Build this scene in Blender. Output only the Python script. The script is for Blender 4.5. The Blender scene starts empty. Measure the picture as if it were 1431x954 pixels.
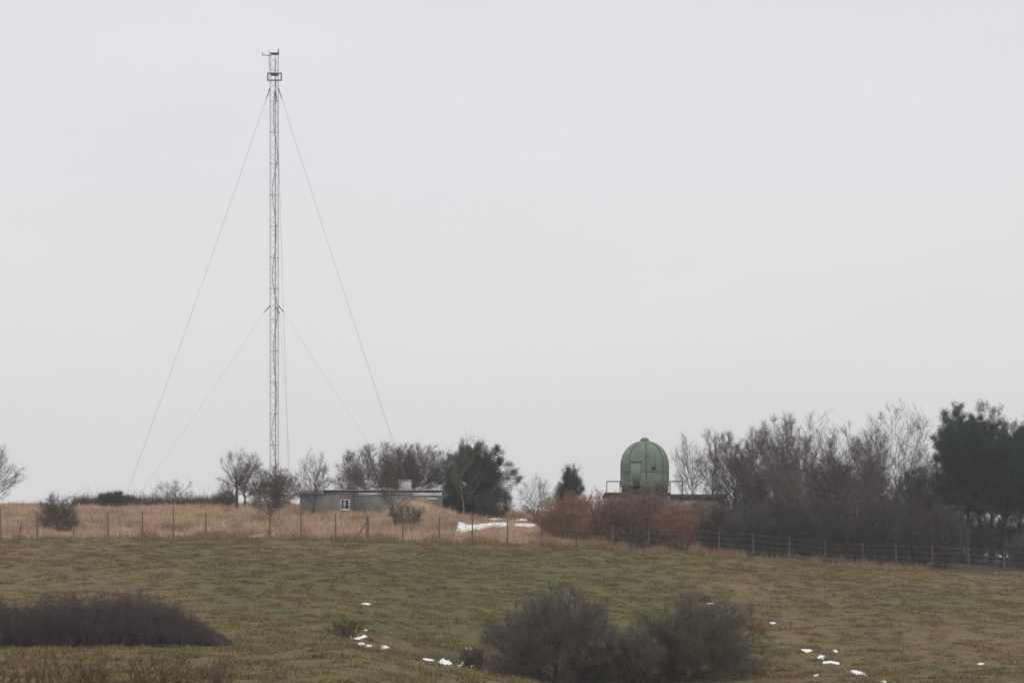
import bpy, math, random
import numpy as np

# ------------------------------------------------------------------ basics
F, U0, EYE = 3600.0, 715.5, 900.0        # focal length in photo pixels, image centre column, eye-level row
sc = bpy.context.scene
C = sc.collection
R_ = math.radians

def lin(r, g, b):
    f = lambda c: (c/255/12.92) if c/255 <= 0.04045 else ((c/255+0.055)/1.055)**2.4
    return np.array([f(r), f(g), f(b)])

def rng_of(seed): return np.random.default_rng(seed)

# ------------------------------------------------------------------ value noise
_tab = rng_of(7).random((256, 256))
def vnoise(x, y, s=0):
    x = np.asarray(x, float)+s*17.31; y = np.asarray(y, float)+s*9.77
    xi = np.floor(x).astype(int); yi = np.floor(y).astype(int)
    fx = x-xi; fy = y-yi
    fx = fx*fx*(3-2*fx); fy = fy*fy*(3-2*fy)
    a = _tab[xi & 255, yi & 255]; b = _tab[(xi+1) & 255, yi & 255]
    c = _tab[xi & 255, (yi+1) & 255]; d = _tab[(xi+1) & 255, (yi+1) & 255]
    return (a*(1-fx)+b*fx)*(1-fy)+(c*(1-fx)+d*fx)*fy
def fbm(x, y, s=0, o=4):
    t = 0; a = .5; n = 0
    for k in range(o):
        t = t+a*vnoise(np.asarray(x)*2**k, np.asarray(y)*2**k, s+k*3); n += a; a *= .5
    return t/n
def smooth(a, b, x):
    t = np.clip((np.asarray(x, float)-a)/(b-a), 0, 1)
    return t*t*(3-2*t)

# ------------------------------------------------------------------ terrain
UC = np.array([-300, 0, 200, 350, 480, 600, 700, 800, 900, 1050, 1150, 1300, 1431, 1750], float)
YC = np.array([60, 80, 100, 107, 112, 120, 160, 200, 215, 230, 260, 300, 400, 800], float)
ROWS = np.array([
 [1035,1035,1035,1035,1035,1040,1055,1070,1075,1075,1075,1075,1075,1075],
 [ 952, 952, 952, 950, 948, 965, 992,1015,1025,1025,1020,1012,1008,1008],
 [ 913, 913, 913, 909, 903, 919, 942, 962, 972, 973, 970, 966, 962, 962],
 [ 903, 903, 903, 901, 899, 921, 952, 968, 972, 966, 958, 954, 951, 951],
 [ 896, 896, 896, 896, 899, 931, 951, 960, 962, 955, 948, 945, 943, 943],
 [ 885, 885, 885, 885, 887, 911, 920, 928, 931, 934, 934, 932, 931, 931],
 [ 800, 800, 800, 800, 803, 810, 818, 825, 832, 840, 845, 850, 853, 855],
 [ 753, 753, 751, 752, 756, 759, 760, 764, 770, 780, 790, 798, 806, 815],
 [ 738, 738, 735, 736, 740, 744, 747, 752, 758, 768, 779, 788, 797, 806],
 [ 726, 726, 723, 722, 726, 732, 736, 742, 747, 758, 770, 781, 790, 800],
 [ 709, 709, 711, 708, 710, 714, 717, 722, 731, 745, 757, 771, 781, 790],
 [ 712, 712, 714, 712, 714, 719, 723, 730, 740, 752, 762, 775, 785, 795],
 [ 765, 765, 765, 765, 765, 770, 775, 780, 790, 800, 805, 812, 818, 825],
 [ 850, 850, 850, 850, 850, 850, 850, 850, 855, 860, 860, 862, 865, 870]], float)
ZT = (EYE-ROWS)*YC[:, None]/F
# Catmull-Rom / Hermite tangents along Y
DZ = np.zeros_like(ZT)
for i in range(len(YC)):
    if i == 0: DZ[i] = (ZT[1]-ZT[0])/(YC[1]-YC[0])
    elif i == len(YC)-1: DZ[i] = 0
    else:
        h0, h1 = YC[i]-YC[i-1], YC[i+1]-YC[i]
        d0, d1 = (ZT[i]-ZT[i-1])/h0, (ZT[i+1]-ZT[i])/h1
        DZ[i] = (d0*h1+d1*h0)/(h0+h1)

def _base(X, Y):
    Yc = np.clip(Y, 60, 800)
    u = np.clip(U0+F*X/np.maximum(Y, 60), UC[0], UC[-1])
    ui = np.clip(np.searchsorted(UC, u, side='right')-1, 0, len(UC)-2)
    fu = (u-UC[ui])/(UC[ui+1]-UC[ui]); fu = fu*fu*(3-2*fu)*.5+fu*.5
    yi = np.clip(np.searchsorted(YC, Yc, side='right')-1, 0, len(YC)-2)
    h = YC[yi+1]-YC[yi]; t = (Yc-YC[yi])/h
    def val(k):
        z0, z1 = ZT[yi, k], ZT[yi+1, k]; m0, m1 = DZ[yi, k]*h, DZ[yi+1, k]*h
        return (2*t**3-3*t*t+1)*z0+(t**3-2*t*t+t)*m0+(-2*t**3+3*t*t)*z1+(t**3-t*t)*m1
    z = val(ui)*(1-fu)+val(ui+1)*fu
    # towards the camera: the near slope the photographer stands on
    near = smooth(60, 5, Y)
    z = z*(1-near)+(-1.7)*near
    return z

def G(X, Y):
    X = np.asarray(X, float); Y = np.asarray(Y, float)
    z = _base(X, Y)
    # grassy mound in front of the low hut
    mx, my = (575-U0)/F*229, 229.5
    d = np.where(X < mx, (X-mx)/2.7, (X-mx)/4.6)
    z = z+2.0*np.exp(-d*d)*np.exp(-((Y-my)/4.2)**2)
    z = z+(fbm(X*.12, Y*.12, 3, 2)-.5)*.30*smooth(62, 75, Y)
    z = z+(fbm(X*.9, Y*.9, 5, 2)-.5)*.07*smooth(62, 75, Y)
    return z
def g(x, y): return float(G(x, y))
def wx(u, Y): return (u-U0)/F*Y
def wz(v, Y): return (EYE-v)/F*Y
_ys = np.arange(75, 290, .1)
def hit(u, v):
    """ground point seen in a direction: first place where the slope rises to that line"""
    X = (u-U0)/F*_ys; Zr = (EYE-v)/F*_ys
    k = np.nonzero(G(X, _ys) >= Zr)[0]
    i = k[0] if len(k) else len(_ys)-1
    return X[i], _ys[i]

# ------------------------------------------------------------------ mesh helpers
def mesh_np(name, V, quads=None, tris=None, mat=None, col=None, smooth_shade=False):
    me = bpy.data.meshes.new(name)
    V = np.ascontiguousarray(V, dtype=np.float32).reshape(-1, 3)
    parts, sizes = [], []
    if quads is not None and len(quads): parts.append(np.asarray(quads).reshape(-1)); sizes.append(np.full(len(quads), 4))
    if tris is not None and len(tris): parts.append(np.asarray(tris).reshape(-1)); sizes.append(np.full(len(tris), 3))
    loops = np.concatenate(parts).astype(np.int32); sizes = np.concatenate(sizes).astype(np.int32)
    starts = (np.cumsum(sizes)-sizes).astype(np.int32)
    me.vertices.add(len(V)); me.vertices.foreach_set('co', V.ravel())
    me.loops.add(len(loops)); me.loops.foreach_set('vertex_index', loops)
    me.polygons.add(len(sizes)); me.polygons.foreach_set('loop_start', starts)
    me.polygons.foreach_set('loop_total', sizes)
    if smooth_shade: me.polygons.foreach_set('use_smooth', np.ones(len(sizes), dtype=bool))
    me.update(calc_edges=True)
    if col is not None:
        a = me.color_attributes.new('tint', 'FLOAT_COLOR', 'POINT')
        c4 = np.ones((len(V), 4), np.float32); c4[:, :3] = col
        a.data.foreach_set('color', c4.ravel())
    if mat: me.materials.append(mat)
    return me

def link(name, data, parent=None, loc=(0, 0, 0)):
    o = bpy.data.objects.new(name, data); C.objects.link(o)
    o.location = loc
    if parent is not None: o.parent = parent
    return o

def tag(o, label=None, cat=None, group=None, kind=None):
    if label: o['label'] = label
    if cat: o['category'] = cat
    if group: o['group'] = group
    if kind: o['kind'] = kind
    return o

class MB:
    """collects boxes, bars, tubes and lathes into one mesh"""
    def __init__(s): s.V = []; s.Q = []; s.T = []; s.n = 0
    def add(s, V, Q=None, T=None):
        V = np.asarray(V, float).reshape(-1, 3); s.V.append(V)
        if Q is not None and len(Q): s.Q.append(np.asarray(Q)+s.n)
        if T is not None and len(T): s.T.append(np.asarray(T)+s.n)
        s.n += len(V); return s
    def box(s, x0, x1, y0, y1, z0, z1):
        V = [(x, y, z) for z in (z0, z1) for y in (y0, y1) for x in (x0, x1)]
        return s.add(V, [(0, 2, 3, 1), (4, 5, 7, 6), (0, 1, 5, 4), (2, 6, 7, 3), (0, 4, 6, 2), (1, 3, 7, 5)])
    def bar(s, a, b, r, k=6, r2=None):
        P = np.array([[a, b]], float); V, Q = tubes(P, np.array([[r, r if r2 is None else r2]]), k)
        s.add(V, Q)
        n = k
        s.add(V[:k], None, [(0, j+1, j) for j in range(1, k-1)])
        s.add(V[k:], None, [(0, j, j+1) for j in range(1, k-1)])
        return s
    def tube(s, pts, r, k=6):
        P = np.array([pts], float); rr = np.full((1, P.shape[1]), r)
        V, Q = tubes(P, rr, k); return s.add(V, Q)
    def build(s, name, mat, parent=None, loc=(0, 0, 0), smooth_shade=False):
        V = np.concatenate(s.V)
        me = mesh_np(name, V, np.concatenate(s.Q) if s.Q else None, np.concatenate(s.T) if s.T else None, mat, None, smooth_shade)
        return link(name, me, parent, loc)

def nrm(a): return a/np.maximum(np.linalg.norm(a, axis=-1, keepdims=True), 1e-9)

def tubes(P, Rr, k):
    B, n, _ = P.shape
    T = nrm(np.gradient(P, axis=1) if n > 2 else np.repeat(P[:, 1:]-P[:, :1], 2, 1))
    ov = nrm(P[:, -1]-P[:, 0])
    ref = np.where(np.abs(ov[:, 2:3]) < .8, np.array([[0, 0, 1.]]), np.array([[1., 0, 0]]))[:, None, :]
    Uv = nrm(np.cross(T, np.broadcast_to(ref, T.shape))); Vv = np.cross(T, Uv)
    a = np.arange(k)*2*math.pi/k
    V = P[:, :, None, :]+Rr[:, :, None, None]*(np.cos(a)[:, None]*Uv[:, :, None, :]+np.sin(a)[:, None]*Vv[:, :, None, :])
    b = np.arange(B)[:, None, None]*n*k; i = np.arange(n-1)[None, :, None]*k; j = np.arange(k)[None, None, :]; j2 = (j+1) % k
    Q = np.stack([b+i+j, b+i+j2, b+i+k+j2, b+i+k+j], -1).reshape(-1, 4)
    return V.reshape(-1, 3), Q

def needles(P0, P1, w, rng):
    """three-sided tapering spikes from P0 to P1, base half width w: returns verts, tris"""
    d = nrm(P1-P0); r = nrm(rng.normal(size=P0.shape)); u = nrm(np.cross(d, r)); v = np.cross(d, u)
    w = np.asarray(w).reshape(-1, 1) if np.ndim(w) else w
    a = P0+u*w; b = P0+(-.5*u+.866*v)*w; c = P0+(-.5*u-.866*v)*w
    V = np.stack([a, b, c, P1], 1).reshape(-1, 3)
    o = np.arange(len(P0))[:, None]*4
    T = np.concatenate([o+[0, 1, 3], o+[1, 2, 3], o+[2, 0, 3]])
    return V, T

# ------------------------------------------------------------------ materials
def new_mat(name):
    m = bpy.data.materials.new(name); m.use_nodes = True
    nt = m.node_tree; b = nt.nodes['Principled BSDF']
    b.inputs['Roughness'].default_value = .85
    b.inputs['Specular IOR Level'].default_value = .2
    return m, nt, b
def mixc(nt, fac, a, b, mode='MIX'):
    n = nt.nodes.new('ShaderNodeMix'); n.data_type = 'RGBA'; n.blend_type = mode
    for key, val in ((0, fac), (6, a), (7, b)):
        if hasattr(val, 'links') or hasattr(val, 'is_linked'): nt.links.new(val, n.inputs[key])
        elif isinstance(val, (int, float)): n.inputs[key].default_value = val
        else: n.inputs[key].default_value = (*val[:3], 1)
    return n.outputs[2]
def noise(nt, scale, detail=4, rough=.55, vec=None, stretch=None):
    n = nt.nodes.new('ShaderNodeTexNoise'); n.inputs['Scale'].default_value = scale
    n.inputs['Detail'].default_value = detail; n.inputs['Roughness'].default_value = rough
    tc = nt.nodes.new('ShaderNodeTexCoord'); out = tc.outputs['Object']
    if stretch:
        mp = nt.nodes.new('ShaderNodeMapping'); mp.inputs['Scale'].default_value = stretch
        nt.links.new(out, mp.inputs[0]); out = mp.outputs[0]
    nt.links.new(out, n.inputs['Vector']); return n.outputs[0]
def ramp(nt, fac, p0, p1):
    n = nt.nodes.new('ShaderNodeMapRange'); n.inputs[1].default_value = p0; n.inputs[2].default_value = p1
    nt.links.new(fac, n.inputs[0]); return n.outputs[0]

def mat_two(name, c0, c1, scale=3, stretch=None, rough=.85, p=(.35, .65), bump=0, metallic=0):
    m, nt, b = new_mat(name)
    f = ramp(nt, noise(nt, scale, 5, .6, stretch=stretch), *p)
    nt.links.new(mixc(nt, f, c0, c1), b.inputs['Base Color'])
    b.inputs['Roughness'].default_value = rough; b.inputs['Metallic'].default_value = metallic
    if bump:
        bn = nt.nodes.new('ShaderNodeBump'); bn.inputs['Strength'].default_value = bump
        nt.links.new(noise(nt, scale*6, 4), bn.inputs['Height']); nt.links.new(bn.outputs[0], b.inputs['Normal'])
    return m
def mat_tint(name, scale=0, amt=.3, trans=0):
    m, nt, b = new_mat(name)
    a = nt.nodes.new('ShaderNodeVertexColor'); a.layer_name = 'tint'
    out = a.outputs[0]
    if scale:
        f = ramp(nt, noise(nt, scale, 6, .65), .3, .7)
        out = mixc(nt, f, mixc(nt, amt, out, (.02, .017, .01)), out)
    nt.links.new(out, b.inputs['Base Color'])
    b.inputs['Specular IOR Level'].default_value = .08; b.inputs['Roughness'].default_value = .95
    return m

M = {}
M['ground'] = mat_tint('ground_cover', 5.5, .45)
M['grass'] = mat_tint('grass_blades')
def bark(name, a, b): M[name] = mat_two(name, lin(*a), lin(*b), 2.5)
bark('bark', (66, 58, 53), (92, 83, 77))
bark('bark_pale', (92, 84, 78), (120, 111, 105))
bark('twig_grey', (82, 72, 66), (106, 95, 89))
bark('twig_red', (90, 79, 74), (114, 101, 94))
bark('twig_dark', (62, 55, 53), (82, 73, 68))
bark('twig_olive', (66, 62, 50), (92, 84, 66))
bark('twig_orange', (126, 96, 74), (158, 122, 96))
bark('twig_brown', (86, 77, 72), (108, 98, 92))
bark('twig_rust', (106, 84, 68), (138, 111, 90))
bark('twig_tan', (104, 86, 68), (132, 112, 90))
bark('twig_mist', (84, 78, 73), (108, 101, 94))
bark('twig_moss', (86, 80, 66), (112, 104, 87))
bark('twig_thicket', (70, 61, 61), (90, 79, 77))
bark('twig_umber', (88, 73, 58), (114, 96, 78))
bark('bark_dark', (44, 40, 38), (58, 53, 50))
bark('twig_purple', (62, 48, 48), (86, 66, 64))
bark('twig_black', (68, 64, 62), (90, 84, 79))
M['pine'] = mat_two('pine_needles', lin(40, 52, 40), lin(62, 76, 56), .9)
M['pine_blue'] = mat_two('pine_needles_blue', lin(42, 56, 48), lin(64, 80, 66), .9)
M['pine_dark'] = mat_two('pine_needles_dark', lin(40, 54, 44), lin(60, 76, 60), .7)
M['steel'] = mat_two('galvanised_steel', lin(96, 98, 102), lin(126, 128, 132), 1.5, rough=.6, metallic=.3)
M['steel_dark'] = mat_two('dark_steel', lin(62, 63, 68), lin(84, 85, 90), 1.5, rough=.6)
M['wire'] = mat_two('wire_steel', lin(112, 112, 114), lin(140, 140, 142), 1.5, rough=.5)
M['post'] = mat_two('weathered_post', lin(78, 69, 62), lin(112, 103, 95), 2.2, stretch=(3, 3, .8))
M['post_pale'] = mat_two('pale_post', lin(142, 134, 124), lin(168, 160, 150), 3)
M['post_grey'] = mat_two('grey_strainer', lin(92, 88, 82), lin(120, 116, 108), 3)
M['snow'] = mat_two('snow', (.86, .87, .9), (.93, .93, .94), 2, rough=.6, bump=.25)
M['dirty_snow'] = mat_two('dirty_snow', (.5, .5, .51), (.66, .66, .67), 1.2, rough=.7)
M['render'] = mat_two('grey_render', lin(104, 103, 101), lin(138, 136, 132), .9, stretch=(1, 1, .35), bump=.1, p=(.3, .7))
M['render_pale'] = mat_two('pale_render', lin(140, 140, 140), lin(165, 165, 163), .9)
M['fascia'] = mat_two('white_fascia', lin(188, 188, 190), lin(222, 222, 224), 1.1, stretch=(.5, 1, 1))
M['roof_felt'] = mat_two('roof_felt', lin(62, 60, 60), lin(84, 82, 80), 1)
M['roof_lip'] = mat_two('roof_lip', lin(172, 174, 176), lin(196, 197, 199), 1)
M['white'] = mat_two('white_paint', lin(214, 214, 214), lin(228, 228, 228), 3, rough=.5)
M['glass'] = mat_two('dark_glass', lin(30, 33, 35), lin(42, 46, 48), 1, rough=.08)
M['painted_pane_light'] = mat_two('pane_light_paint', lin(150, 152, 148), lin(176, 178, 174), 6)  # pale tone standing in for the light that shows in a window pane
M['box_white'] = mat_two('faded_white_box', lin(186, 184, 184), lin(206, 204, 204), 1.4)
M['oxide'] = mat_two('red_oxide', lin(84, 62, 58), lin(104, 80, 74), 2)
M['concrete'] = mat_two('stained_concrete', lin(112, 108, 104), lin(146, 142, 136), .8)
M['rock'] = mat_two('dark_earth', lin(48, 46, 46), lin(66, 62, 58), 2, bump=.3)

def dome_mat():
    m, nt, b = new_mat('weathered_green_dome')
    f1 = ramp(nt, noise(nt, .55, 4, .6, stretch=(1, 1, .6)), .36, .66)
    base = mixc(nt, f1, lin(100, 121, 107), lin(130, 146, 133))
    f2 = ramp(nt, noise(nt, 2.2, 5, .65, stretch=(1.6, 1.6, .22)), .46, .70)
    base = mixc(nt, f2, base, lin(98, 94, 84))
    f3 = ramp(nt, noise(nt, 1.0, 3, .5, stretch=(1, 1, .5)), .56, .74)
    base = mixc(nt, f3, base, lin(140, 152, 104))
    nt.links.new(base, b.inputs['Base Color']); b.inputs['Roughness'].default_value = .6
    return m
M['dome'] = dome_mat()
M['dome_grey'] = mat_two('dome_base_grey', lin(70, 80, 72), lin(104, 106, 94), 1.6, stretch=(1, 1, .4))
M['dome_rib'] = mat_two('dome_rib_green', lin(84, 102, 90), lin(102, 114, 100), 2)
M['dome_door'] = mat_two('dome_door_green', lin(114, 135, 122), lin(130, 150, 138), 1.2)
M['dome_cap'] = mat_two('grey_cap', lin(104, 108, 106), lin(130, 134, 132), 3)

# ------------------------------------------------------------------ ground
OCHRE, GREEN, DARK, RUST = lin(132, 114, 78), lin(108, 105, 61), lin(82, 70, 56), lin(126, 98, 76)
TAWNY, STRAW, TBROWN = lin(180, 154, 126), lin(194, 171, 138), lin(142, 118, 99)
def ground_colour(X, Y):
    X = np.asarray(X, float); Y = np.asarray(Y, float)
    u = U0+F*X/np.maximum(Y, 60)
    n1 = fbm(X*.10, Y*.05, 11, 3); n2 = fbm(X*.55, Y*.42, 12, 4); n3 = fbm(X*1.7, Y*1.5, 13, 4); n4 = fbm(X*.3, Y*.2, 14, 3)
    green = np.clip(.47+.28*np.exp(-((u-650)/320)**2)-.25*smooth(350, 0, u)+(n1-.5)*1.6+(n2-.5)*1.1, 0, 1)
    green = np.maximum(green, .75*np.exp(-((Y-198.5)/3)**2)*(.5+n2))
    green = green*(1-.5*smooth(112, 100, Y))
    c = OCHRE*(1-green[..., None])+GREEN*green[..., None]
    r = smooth(.5, .66, n4*.55+n3*.45)[..., None]*.5; c = c*(1-r)+RUST*r
    n5 = fbm(X*3.4, Y*2.4, 15, 2)
    d = smooth(.52, .66, n3*.45+n2*.2+n5*.35)[..., None]*.6; c = c*(1-d)+DARK*d
    # long dry grass behind the fence
    t = smooth(200.2, 202.5, Y+(n2-.5)*2.5)
    tb = smooth(.42, .66, n2*.5+n4*.5)
    tc = TAWNY*(1-tb[..., None])+TBROWN*tb[..., None]
    st = smooth(.54, .7, n3)[..., None]*.6; tc = tc*(1-st)+STRAW*st
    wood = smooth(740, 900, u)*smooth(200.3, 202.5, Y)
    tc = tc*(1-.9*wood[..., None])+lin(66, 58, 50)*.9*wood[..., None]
    c = c*(1-t[..., None])+tc*t[..., None]
    # bare dark earth on the far bank of the gully
    bank = np.exp(-((Y-116)/2.6)**2)*np.clip(1-np.abs(u-660)/110, 0, 1)*smooth(.3, .5, n2+.1)
    bank = np.clip(bank*1.5, 0, 1)[..., None]
    c = c*(1-bank)+lin(62, 52, 46)*bank
    return c

def axis(lo, hi, step, outs_lo, outs_hi):
    return np.concatenate([outs_lo, np.arange(lo, hi, step), outs_hi])
gx = axis(-62, 62, .36, [-620, -450, -300, -180, -120, -90, -72], [62.5, 72, 90, 120, 180, 300, 450, 620])
gy = axis(74, 285, .42, [-300, -120, -40, -10, 0, 8, 16, 24, 32, 40, 48, 55, 60, 64, 68, 71], [286, 290, 296, 304, 316, 335, 360, 400, 470, 600, 800])
GX, GY = np.meshgrid(gx, gy)
V = np.stack([GX, GY, G(GX, GY)], -1).reshape(-1, 3)
nx, ny = len(gx), len(gy)
i, j = np.meshgrid(np.arange(nx-1), np.arange(ny-1)); a = (j*nx+i).reshape(-1)
Q = np.stack([a, a+1, a+nx+1, a+nx], -1)
ground = link('ground', mesh_np('ground', V, Q, None, M['ground'], ground_colour(GX, GY).reshape(-1, 3), True))
tag(ground, 'rough winter pasture rising to a low ridge', kind='structure')

# ------------------------------------------------------------------ snow patches
SNOW = []
def snow(cols, label, lift=.12, seed=0, mat='snow'):
    """cols: (u, top row, bottom row) along the patch; laid on the slope at its real depth"""
    rg = rng_of(seed+900)
    us = np.array([c[0] for c in cols], float)
    n = max(7, int((us[-1]-us[0])/1.6))
    uu = np.linspace(us[0], us[-1], n)
    tp = np.interp(uu, us, [c[1] for c in cols]); bt = np.interp(uu, us, [c[2] for c in cols])
    tp = tp+(rg.normal(0, .05, n)+.25*(fbm(uu*.23, uu*0+seed, 61, 3)-.5))*(bt-tp); bt = bt+(rg.normal(0, .05, n)+.5*(fbm(uu*.2, uu*0+seed, 63, 3)-.5))*(bt-tp)
    far = np.array([hit(x, y) for x, y in zip(uu, tp)]); near = np.array([hit(x, y) for x, y in zip(uu, bt)])
    m = 7; V = []
    for k in range(m):
        t = k/(m-1); p = near*(1-t)+far*t
        end = np.minimum(1, np.minimum(np.arange(n), np.arange(n)[::-1])/2.0)
        z = G(p[:, 0], p[:, 1])+(lift*np.sin(math.pi*t)**.7*end*(.75+.5*rg.random(n)) if 0 < k < m-1 else 0)+(.004 if 0 < k < m-1 else -.03)
        V.append(np.stack([p[:, 0], p[:, 1], z], -1))
    V = np.concatenate(V); c0 = V.mean(0); c0[2] = V[:, 2].min()
    a = (np.arange(m-1)[:, None]*n+np.arange(n-1)[None]).reshape(-1)
    Q = np.stack([a, a+1, a+n+1, a+n], -1)
    o = link('snow_patch', mesh_np('snow_patch', V-c0, Q, None, M[mat], None, True), None, c0)
    tag(o, label, 'snow patch', 'melting snow patches')
    SNOW.append((near, far))
    return o
snow([(638, 737, 741), (641, 727, 743), (645, 729, 743.5), (652, 732, 742.5), (664, 732.5, 741.5), (678, 732, 740), (690, 732, 738), (702, 731.5, 736.5), (712, 732, 735)], 'largest snow patch, white wedge in tawny grass below the broad pine', .2, 1)
snow([(719, 732, 735), (728, 731.5, 736), (740, 731, 736), (752, 732.5, 734)], 'thin snow streak beside the orange thicket behind the fence', .12, 2)
snow([(683, 724.5, 726), (692, 723.5, 727), (702, 724.5, 726)], 'short snow sliver above the largest snow patch', .1, 3)
snow([(721, 726, 727), (731, 725, 727.5), (738, 726, 727)], 'faint snow sliver above the streak by the orange thicket', .1, 4)
snow([(505.5, 842.5, 844), (511, 841.8, 845), (518, 843, 845)], 'lone snow streak highest on the green middle slope', .035, 5)
snow([(508, 878.5, 880.5), (513, 878.3, 881.5)], 'tiny snow spot just above the dark little gully bush snow', .035, 6)
snow([(490, 890, 892), (496, 890.5, 893.5), (502, 890, 893), (508, 887, 891.5), (513, 888, 890)], 'curved snow strip beside the small dark bush in the hollow', .035, 7)
snow([(499, 898, 901), (505, 896.5, 902), (510, 898, 901)], 'snow lump at the foot of the small dark bush', .035, 8)
snow([(508, 901.5, 904.5), (514, 899.5, 905), (520, 900, 902)], 'snow wedge right below the curved snow strip', .035, 9)
snow([(531, 902, 907), (536, 900.5, 907), (545, 904, 905.5)], 'snow wedge lying apart where the hollow meets the knoll', .035, 10)
snow([(591, 918.5, 922), (595, 919, 923), (599, 920, 923.5), (606, 921, 924)], 'snow crumbs along the knoll edge left of the gully', .035, 11)
snow([(613, 922, 926), (620, 923, 929.5), (627, 921.5, 931), (632, 920.5, 930)], 'brightest snow wedge in the gully under the dark bank', .12, 12)
snow([(638, 931, 934), (643, 927, 932), (649, 921, 927)], 'slanting snow strip in the gully next to the big bush', .1, 13)
snow([(649, 904.5, 907), (655, 903.8, 908.5), (660, 905, 908)], 'snow spot on the bank above the gully near the big bush', .035, 14)
snow([(656, 931, 933), (661, 928, 932.5), (664, 929, 931)], 'dim snow scrap at the left foot of the big bush', .035, 15)
snow([(1120, 906, 908.5), (1128, 907, 911.5), (1135, 907.5, 909.5)], 'snow patch top left in the group on the right slope', .035, 16)
snow([(1142.5, 917, 919.5), (1147, 913.5, 921), (1152.5, 916, 922)], 'small angular snow patch above the curved one, right slope', .035, 17)
snow([(1150, 923.5, 927.5), (1158, 923, 926), (1165, 923.5, 927), (1173, 925, 928.5)], 'thin curved snow patch on the right slope', .035, 18)
snow([(1188.5, 935.5, 938), (1197, 936, 943), (1205, 938, 944.5), (1212.5, 942, 944.5)], 'broad slanting snow patch, biggest on the right slope', .035, 19)
snow([(1164.5, 907.5, 910), (1168, 907.5, 911.5), (1170.5, 909, 911)], 'snow dot right of the top patch on the right slope', .035, 20)
snow([(1076, 869, 871), (1080, 868.3, 871.5), (1084, 869, 870.5)], 'lone snow dot right of the olive gully bush', .035, 21)
snow([(1137, 943, 945), (1144, 941.5, 944)], 'snow dot left of the broad slanting patch', .035, 22)
snow([(1230, 951, 953), (1235, 950.5, 954), (1240, 952, 953.5)], 'snow patch cut by the bottom edge, right slope', .035, 23)
snow([(1366, 926.5, 928.5), (1371, 925.5, 929), (1376, 926.5, 928)], 'lone snow dot far right on the pasture', .035, 24)
snow([(988, 842, 843.5), (993, 841.5, 844.5), (997.5, 842, 844)], 'snow spot below the dark burrow mouth on the slope', .035, 25)
snow([(1416, 925, 926.5), (1419, 924.5, 927.5)], 'snow speck nearest the right edge of the pasture', .035, 26)
# dark stone beside the upper snow spot
X, Y = hit(985, 841)
rg = rng_of(5); th = np.linspace(0, 2*math.pi, 13)[:-1]; V = []
for k, (rr, zz) in enumerate([(1, -.1), (.95, .1), (.7, .26), (.3, .34)]):
    V.append(np.stack([np.cos(th)*.5*rr*(1+.15*rg.normal(size=12)), np.sin(th)*.4*rr*(1+.1*rg.normal(size=12)), zz+.03*rg.normal(size=12)], -1))
V = np.concatenate(V+[np.array([[0, 0, .36]])])
Q = [(k*12+a, k*12+(a+1) % 12, (k+1)*12+(a+1) % 12, (k+1)*12+a) for k in range(3) for a in range(12)]
T = [(36+a, 36+(a+1) % 12, 48) for a in range(12)]
tag(link('boulder', mesh_np('boulder', V, Q, T, M['rock'], None, True), None, (X, Y, g(X, Y))), 'dark boulder on the slope with a snow spot below it', 'boulder')

def off_snow(X, Y, rg, front=.5):
    keep = np.ones(len(X), bool)
    for near, far in SNOW:
        k = np.argsort(near[:, 0]); nxs = near[k, 0]; ny_ = near[k, 1]
        k2 = np.argsort(far[:, 0]); fx, fy = far[k2, 0], far[k2, 1]
        lo = np.interp(X, nxs, ny_); hi = np.interp(X, fx, fy)
        ins = (X > nxs[0]) & (X < nxs[-1]) & (Y > lo-front) & (Y < hi)
        keep &= ~(ins & (rg.random(len(X)) < .84))
    return keep

# ------------------------------------------------------------------ grass
def blades(name, X, Y, h, w, lean, rg, colj=.22, label='', bright=1.0):
    n = len(X); a = rg.random(n)*2*math.pi
    base = np.stack([X, Y, G(X, Y)-.02], -1)
    c, s = np.cos(a)*w, np.sin(a)*w
    o = np.stack([c, s, np.zeros(n)], -1)
    tip = base+np.stack([rg.normal(0, lean, n)*h, rg.normal(0, lean, n)*h, h], -1)
    V = np.stack([base-o, base+o, tip], 1).reshape(-1, 3)
    T = np.arange(n*3).reshape(-1, 3)
    col = ground_colour(X, Y)*bright*np.exp(rg.normal(0, colj, (n, 1)))
    col = np.repeat(col[:, None, :], 3, 1).reshape(-1, 3)
    return tag(link(name, mesh_np(name, V, None, T, M['grass'], col)), label, 'grass', None, 'stuff')

def strip_points(rg, n, y0, y1, u0=-60, u1=1490):
    Y = np.sqrt(rg.random(n)*(y1**2-y0**2)+y0**2); u = u0+(u1-u0)*rg.random(n)
    return (u-U0)/F*Y, Y
rg = rng_of(21)
# pasture: short blades, some gathered into tussocks
X, Y = strip_points(rg, 1150000, 70, 201)
cl = fbm(X*1.3, Y*.9, 31, 3)
k = (rg.random(len(X)) < smooth(.30, .62, cl)*.6+.4)
X, Y, cl = X[k], Y[k], cl[k]; k = off_snow(X, Y, rg, 1.2); X, Y, cl = X[k], Y[k], cl[k]
h = (.035+.11*smooth(.45, .75, cl))*np.exp(rg.normal(0, .35, len(X)))
blades('pasture_grass', X, Y, h, .015+.012*rg.random(len(X)), .7, rg, .23, 'short tussocky green and brown pasture grass on the slope', 1.04)
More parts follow.
